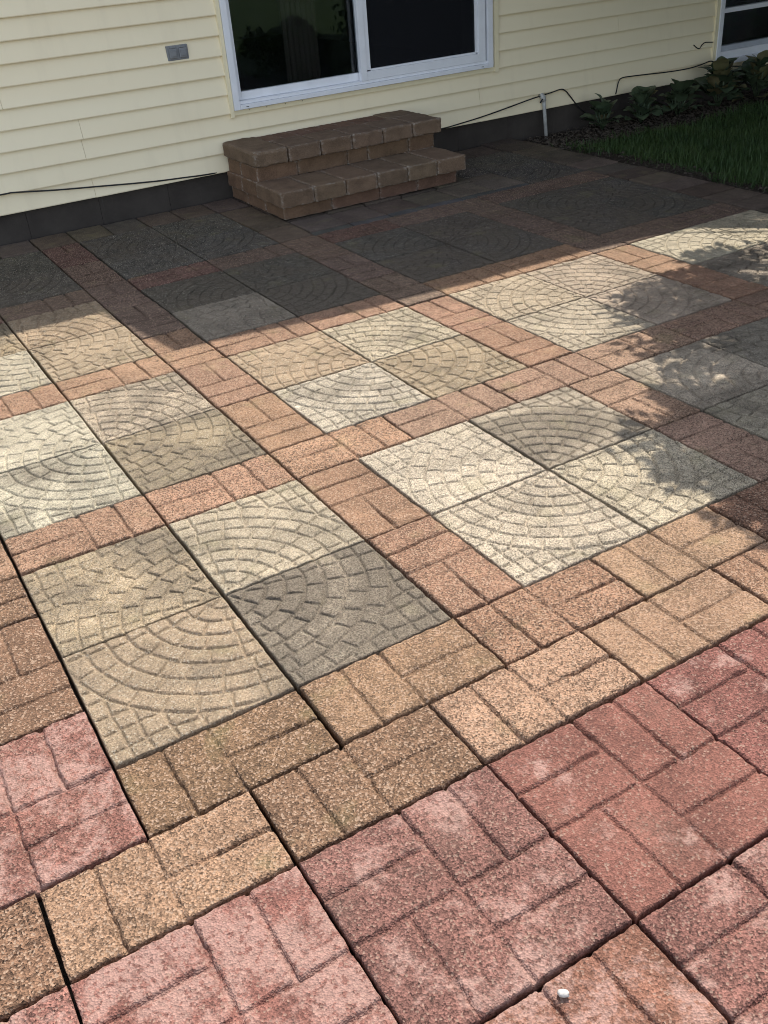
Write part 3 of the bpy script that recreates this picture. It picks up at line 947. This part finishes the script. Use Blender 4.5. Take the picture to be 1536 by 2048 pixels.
for i in range(6):
    a = hosta_leaf(i); a.materials.append(M_HOSTA); LEAVES.append(a)
LEAFY = []
for i in range(2):
    a = hosta_leaf(40 + i); a.materials.append(M_HOSTA2); LEAFY.append(a)
hr = random.Random(12)
def hosta(u, v, n, size, label, yellow=.15, tall=1.0):
    r = tag(empty('hosta_plant', (u * U, v * U, -.03)), label, 'plant', 'hostas along the foundation')
    for i in range(n):
        a = i * 2.399 + hr.uniform(-.4, .4)
        ring = (i + .5) / n
        h = size * (.20 * (1 - ring) + .03 + hr.uniform(0, .08)) * tall
        rr = size * .13 * ring
        o = link('leaf', (hr.choice(LEAFY) if hr.random() < yellow else hr.choice(LEAVES)), None, r, (rr * math.cos(a), rr * math.sin(a), h))
        s = size * hr.uniform(.75, 1.15)
        o.scale = (s, s * hr.uniform(.8, 1.2), s)
        o.rotation_euler = (hr.uniform(-.3, .3), -(1 - ring) * .75 + hr.uniform(-.3, .25), a)
    st = MB()
    for i in range(9):
        a = i * .7; st.tube([(0, 0, 0), (.05 * size * math.cos(a), .05 * size * math.sin(a), .12 * size), (.1 * size * math.cos(a), .1 * size * math.sin(a), .24 * size)], .004, 5)
    st.build('stems', M_HOSTA, r, smooth=True)
hosta(11.75, 9.72, 30, .55, 'smallest low hosta at the bare mulch end of the bed, nearest the white pipe', .05)
hosta(12.55, 9.62, 34, .62, 'low spreading hosta second from the white pipe', .05)
hosta(13.35, 9.55, 34, .66, 'middle hosta in the bed in front of the dark foundation', .06)
hosta(14.35, 9.55, 48, .86, 'tall hosta with yellowing leaves under the window corner', .28, 1.0)
hosta(15.4, 9.6, 42, .86, 'tall hosta below the window sill beyond the yellowing one', .12, .9)
hosta(16.4, 9.5, 36, .86, 'hosta at the photo edge under the window', .1, .9)

# ------------------------------------------------------------------ mulch, stones, weeds
def chips(n, area, seed, smin, smax):
    rng = random.Random(seed); m = MB()
    for _ in range(n):
        x, y = area(rng)
        s = rng.uniform(smin, smax) * (2.0 if rng.random() < .06 else 1)
        a = rng.uniform(0, 6.3); b = rng.uniform(-.7, .7)
        ax = Vector((math.cos(a), math.sin(a), b * .5)).normalized() * s
        ay = Vector((-math.sin(a), math.cos(a), rng.uniform(-.5, .5))) * s * rng.uniform(.35, .8)
        az = ax.cross(ay).normalized() * s * rng.uniform(.2, .5)
        c = Vector((x, y, -.022 + s * .2 + rng.uniform(0, .008)))
        k = len(m.v)
        m.v += [tuple(c + ax), tuple(c + ay), tuple(c - ax), tuple(c - ay), tuple(c + az), tuple(c - az)]
        m.f += [(k, k + 1, k + 4), (k + 1, k + 2, k + 4), (k + 2, k + 3, k + 4), (k + 3, k, k + 4), (k + 1, k, k + 5), (k + 2, k + 1, k + 5), (k + 3, k + 2, k + 5), (k, k + 3, k + 5)]
    return m
m = chips(2600, lambda r: (r.uniform(10.2, 16) * U, r.uniform(8.95, 10.15) * U), 5, .005, .015)
tag(m.build('mulch', M_CHIP), 'dark mulch chips and small stones in the foundation bed', kind='stuff')
m = chips(1100, lambda r: (r.uniform(10.2, 10.75) * U, r.uniform(2, 9.2) * U), 6, .004, .011)
tag(m.build('gravel', M_CHIP), 'soil crumbs and pebbles beside the patio border', kind='stuff')

# ------------------------------------------------------------------ grass
def grass(n, seed):
    rng = np.random.RandomState(seed)
    u = rng.uniform(10.35, 17.5, n); v = rng.uniform(-2.5, 9.35, n)
    near = rng.uniform(0, 1, n) < .55
    v = np.where(near, rng.uniform(4.2, 9.35, n), v); u = np.where(near, rng.uniform(10.3, 15.5, n), u)
    edge = 10.62 + .16 * vnoise(v, v * 0, 4, .9) + .12 * vnoise(v, v * 0, 5, 3)
    top = 9.02 + .2 * vnoise(u, u * 0, 6, 1.1) + .15 * vnoise(u, u * 0, 7, 4)
    keep = (u > edge - .35 * rng.uniform(0, 1, n) ** 4) & (v < top + .2 * rng.uniform(0, 1, n) ** 4)
    u, v = u[keep], v[keep]; n = len(u)
    h = rng.uniform(.03, .085, n) * (1 + .35 * vnoise(u, v, 9, 1.2)); a = rng.uniform(0, 2 * PI, n); lean = rng.uniform(.15, 1.0, n)
    w = rng.uniform(.0015, .003, n)
    dx, dy = np.cos(a), np.sin(a)
    V = np.zeros((n, 5, 3))
    bx, by = u * U, v * U
    for k, (t, ww) in enumerate(((0, 1), (.55, .85))):
        ox = bx + dx * h * lean * t * t; oy = by + dy * h * lean * t * t; oz = -.05 + h * t * (1 - .25 * lean * t)
        V[:, 2 * k] = np.stack([ox - dy * w * ww, oy + dx * w * ww, oz], -1)
        V[:, 2 * k + 1] = np.stack([ox + dy * w * ww, oy - dx * w * ww, oz], -1)
    V[:, 4] = np.stack([bx + dx * h * lean, by + dy * h * lean, -.05 + h * (1 - .25 * lean)], -1)
    base = (np.arange(n) * 5)[:, None]
    F = np.concatenate([base + np.array([[0, 1, 3]]), base + np.array([[0, 3, 2]]), base + np.array([[2, 3, 4]])], 0)
    me = bpy.data.meshes.new('grass')
    me.from_pydata(V.reshape(-1, 3).tolist(), [], F.tolist()); me.update()
    return me
tag(link('grass', grass(60000, 3), M_GRASS), 'shaded green grass beside the patio border', kind='stuff')

# ------------------------------------------------------------------ the tree that shades the right of the patio
tr = random.Random(21)
TX, TY = 14.2 * U, 3.0 * U
tree = tag(empty('shade_tree', (TX, TY, -.05)), 'leafy tree beside the patio casting dappled shade on the paving', 'tree')
pts = [(8.9, 3.05), (8.2, 3.35), (7.8, 3.3), (7.4, 3.3), (7.0, 3.0), (6.5, 3.0), (6.2, 2.6), (6.6, 2.4), (6.1, 2.2), (6.6, 1.9), (5.9, 1.6), (5.2, 1.3), (5.0, 1.0), (5.6, 1.0), (4.75, .85), (4.5, .45), (4.7, .2), (4.15, .1), (4.3, -.2), (4.4, -.55), (5, -.3)]
clumps = []
pts = [(a - .12, b - .03) for a, b in pts if not (b < .15 and a < 4.5)] + [(4.35, .12), (4.45, -.3), (4.6, -.55)]
for (a, b) in pts:                       # outer sprays reaching over the paving
    clumps.append((a, b, tr.uniform(.07, .13), tr.uniform(1.5, 1.9), 1.0))
def shaded(a, b):
    lim = [(3.8, -.35), (4.1, .35), (4.6, 1.15), (5.3, 1.85), (5.8, 2.6), (6.6, 3.1), (7.3, 3.35), (20, 3.35)]
    if a < lim[0][0] or b < -2.0 + max(0, 5.2 - a) * 1.3: return False
    for (p, q) in zip(lim[:-1], lim[1:]):
        if p[0] <= a <= q[0]:
            return b < p[1] + (q[1] - p[1]) * (a - p[0]) / (q[0] - p[0])
    return True
for _ in range(210):
    a = tr.uniform(4.6, 13); b = tr.uniform(-2.0, 3.3)
    if not shaded(a, b) or not shaded(a - .45, b) or not shaded(a, b + .3): continue
    if 4.8 < a < 6.2 and .8 < b < 2.2 and tr.random() < .75: continue
    if tr.random() < .04: continue
    if a > 10.2 and -2.2 < b < .6: continue
    clumps.append((a, b, tr.uniform(.12, .22), tr.uniform(1.55, 2.3), 1.0))
for _ in range(150):                     # upper crown, enlarged to block sky light on the right
    a = tr.uniform(8.0, 17); b = tr.uniform(-7, 3.0)
    if 10.2 < a < 13.5 and -2.6 < b < 1.0: continue
    clumps.append((a, b, tr.uniform(.3, .5), tr.uniform(3.2, 5.5), 1.8))
for _ in range(70):                      # unseen foliage added before the canopy roof to darken the right wall
    a = tr.uniform(6.6, 11.5); b = tr.uniform(5.7, 6.8)
    clumps.append((a, b, tr.uniform(.22, .34), tr.uniform(1.9, 2.5), 1.6))
for _ in range(150):                     # extra foliage over the lawn, added to dim the wall behind it
    a = tr.uniform(10.6, 16.5); b = tr.uniform(4.4, 7.4)
    clumps.append((a, b, tr.uniform(.25, .45), tr.uniform(1.9, 3.6), 1.7))
lv = MB(); centres = []
for (a, b, rad, h, big) in clumps:
    cx, cy = a * U + h * COT * SU, b * U + h * COT * SV
    if cy > WV - .35 and cx > 5 * U: cy = WV - .35 - tr.random() * .5
    centres.append((cx, cy, h))
    if big < 1.5:                        # twigs with leaf pairs give the crown its ragged edge
        for _ in range(6):
            dv = Vector((tr.gauss(0, 1), tr.gauss(0, 1), tr.gauss(0, .5))).normalized()
            ln = rad * tr.uniform(1.2, 2.3)
            for q in range(6):
                for sd_ in (-1, 1):
                    c = Vector((cx, cy, h)) + dv * ln * (q + 1) / 6
                    ax = (dv * .7 + Vector((-dv.y, dv.x, tr.uniform(-.3, .3))) * sd_).normalized(); s = tr.uniform(.026, .042)
                    ay = ax.cross(Vector((tr.gauss(0, .4), tr.gauss(0, .4), 1))).normalized()
                    c = c + ax * s; k = len(lv.v)
                    lv.v += [tuple(c - ax * s), tuple(c + ay * s * .5), tuple(c + ax * s * 1.3), tuple(c - ay * s * .5)]
                    lv.f += [(k, k + 1, k + 2), (k, k + 2, k + 3)]
    nl = int((16 if big < 1.5 else 34) + 900 * rad * rad * (2.7 if big < 1.5 else .95))
    for _ in range(nl):
        d = Vector((tr.gauss(0, 1), tr.gauss(0, 1), tr.gauss(0, 1))).normalized() * rad * tr.random() ** .45
        c = Vector((cx, cy, h)) + Vector((d.x, d.y, d.z * .7))
        s = tr.uniform(.026, .044) * big
        ax = Vector((tr.gauss(0, 1), tr.gauss(0, 1), tr.gauss(-.2, .6))).normalized()
        ay = ax.cross(Vector((tr.gauss(0, 1), tr.gauss(0, 1), tr.gauss(0, 1)))).normalized()
        az = ax.cross(ay)
        k = len(lv.v)
        lv.v += [tuple(c - ax * s), tuple(c + ay * s * .55 + az * s * .1), tuple(c + ax * s * 1.2), tuple(c - ay * s * .55 + az * s * .1)]
        lv.f += [(k, k + 1, k + 2), (k, k + 2, k + 3)]
lv.v = [(x - TX, y - TY, z + .05) for x, y, z in lv.v]
lv.build('crown', M_TREE, tree)
tk = MB()
tk.tube([(0, 0, -.1), (0, 0, .05), (.03, .02, .9), (0.0, .05, 1.7), (-.05, .1, 2.4), (-.1, .15, 3.0)], [.15, .115, .095, .085, .06, .03], 12)
for (cx, cy, h) in centres:
    e = Vector((cx - TX, cy - TY, h + .05))
    s0 = Vector((-.02, .06, min(1.3 + .3 * h * tr.random(), 2.4)))
    md = s0.lerp(e, .5) + Vector((tr.uniform(-.1, .1), tr.uniform(-.1, .1), .12))
    tk.tube([s0, md, e], [.022, .013, .005], 5)
tk.build('trunk', M_BARK, tree, smooth=True)

# ------------------------------------------------------------------ shrub at the far side of the patio, mirrored in the door glass
SX, SY = 11.6 * U, -1.2 * U
sh = tag(empty('garden_shrub', (SX, SY, -.05)), 'low green shrub at the patio edge, seen only mirrored in the door glass', 'shrub')
m = MB()
for _ in range(3600):
    d = Vector((tr.gauss(0, 1), tr.gauss(0, 1), tr.gauss(0, 1))).normalized() * tr.random() ** .35
    c = Vector((d.x * .46, d.y * .62, .27 + d.z * .26 + .06 * math.sin(5 * d.x + 3 * d.y)))
    if c.z < .01: continue
    s_ = tr.uniform(.018, .034)
    ax = Vector((tr.gauss(0, 1), tr.gauss(0, 1), tr.gauss(.3, .6))).normalized()
    ay = ax.cross(Vector((tr.gauss(0, 1), tr.gauss(0, 1), tr.gauss(0, 1)))).normalized()
    k = len(m.v)
    m.v += [tuple(c - ax * s_), tuple(c + ay * s_ * .55), tuple(c + ax * s_ * 1.2), tuple(c - ay * s_ * .55)]
    m.f += [(k, k + 1, k + 2), (k, k + 2, k + 3)]
m.build('crown', M_TREE, sh)
m = MB()
for i in range(7):
    a = i * .9
    m.tube([(0, 0, 0), (.1 * math.cos(a), .1 * math.sin(a), .15), (.28 * math.cos(a), .32 * math.sin(a), .34)], [.014, .009, .004], 6)
m.build('trunk', M_BARK, sh, smooth=True)

# ------------------------------------------------------------------ a loose stone on the paving
PEB = (1.060, -2.090)
m = MB(); pr = random.Random(8)
for j in range(5):
    for i in range(8):
        a = 2 * PI * i / 8; p_ = PI * (j + .5) / 5
        r_ = 1 + pr.uniform(-.18, .18)
        m.v.append((.010 * r_ * math.sin(p_) * math.cos(a), .007 * r_ * math.sin(p_) * math.sin(a), .0045 + .005 * r_ * math.cos(p_)))
for j in range(4):
    for i in range(8):
        m.f.append((j * 8 + i, (j + 1) * 8 + i, (j + 1) * 8 + (i + 1) % 8, j * 8 + (i + 1) % 8))
m.f.append(tuple(range(8))); m.f.append(tuple(32 + i for i in range(8))[::-1])
st = m.build('pebble', m_simple('white_stone', (0.42, 0.40, 0.37), 0.85, 0.2, 90.0, 0.3), None, (PEB[0] * U, PEB[1] * U, .001), smooth=True)
st.rotation_euler = (0, 0, -.6)
tag(st, 'small white stone chip lying on a red slab near the camera', 'stone')

# ------------------------------------------------------------------ unseen hedge added to cut sky light from the right
hg = tag(empty('added_hedge', (17.6 * U, .6 * U, -.05)), 'tall dark green hedge added out of view to keep sky light off the right wall', 'hedge')
m = MB()
for i in range(24):
    y0 = -3.5 + i * .292
    m.box(-.19 + .03 * math.sin(i), .19 + .03 * math.cos(i * 1.7), y0, y0 + .288, 0, 2.15 + .12 * math.sin(i * 2.3))
m.build('opaque_core', M_BARK, hg)  # solid core so the added hedge lets no sky light through
m = MB()
for _ in range(9000):
    y_ = tr.uniform(-3.6, 3.6); z_ = tr.uniform(.02, 2.4); f_ = tr.choice((-1, 1))
    c = Vector((f_ * (.24 + .10 * tr.random() + .05 * math.sin(3 * y_ + 2 * z_)), y_, z_)) if tr.random() < .85 else Vector((tr.uniform(-.3, .3), y_, 2.25 + .12 * tr.random()))
    s_ = tr.uniform(.035, .06)
    ax = Vector((tr.gauss(0, .6), tr.gauss(0, 1), tr.gauss(.2, .8))).normalized()
    ay = ax.cross(Vector((1, tr.gauss(0, .5), tr.gauss(0, .5)))).normalized()
    k = len(m.v)
    m.v += [tuple(c - ax * s_), tuple(c + ay * s_ * .6), tuple(c + ax * s_ * 1.2), tuple(c - ay * s_ * .6)]
    m.f += [(k, k + 1, k + 2), (k, k + 2, k + 3)]
m.build('leaves', M_TREE, hg)
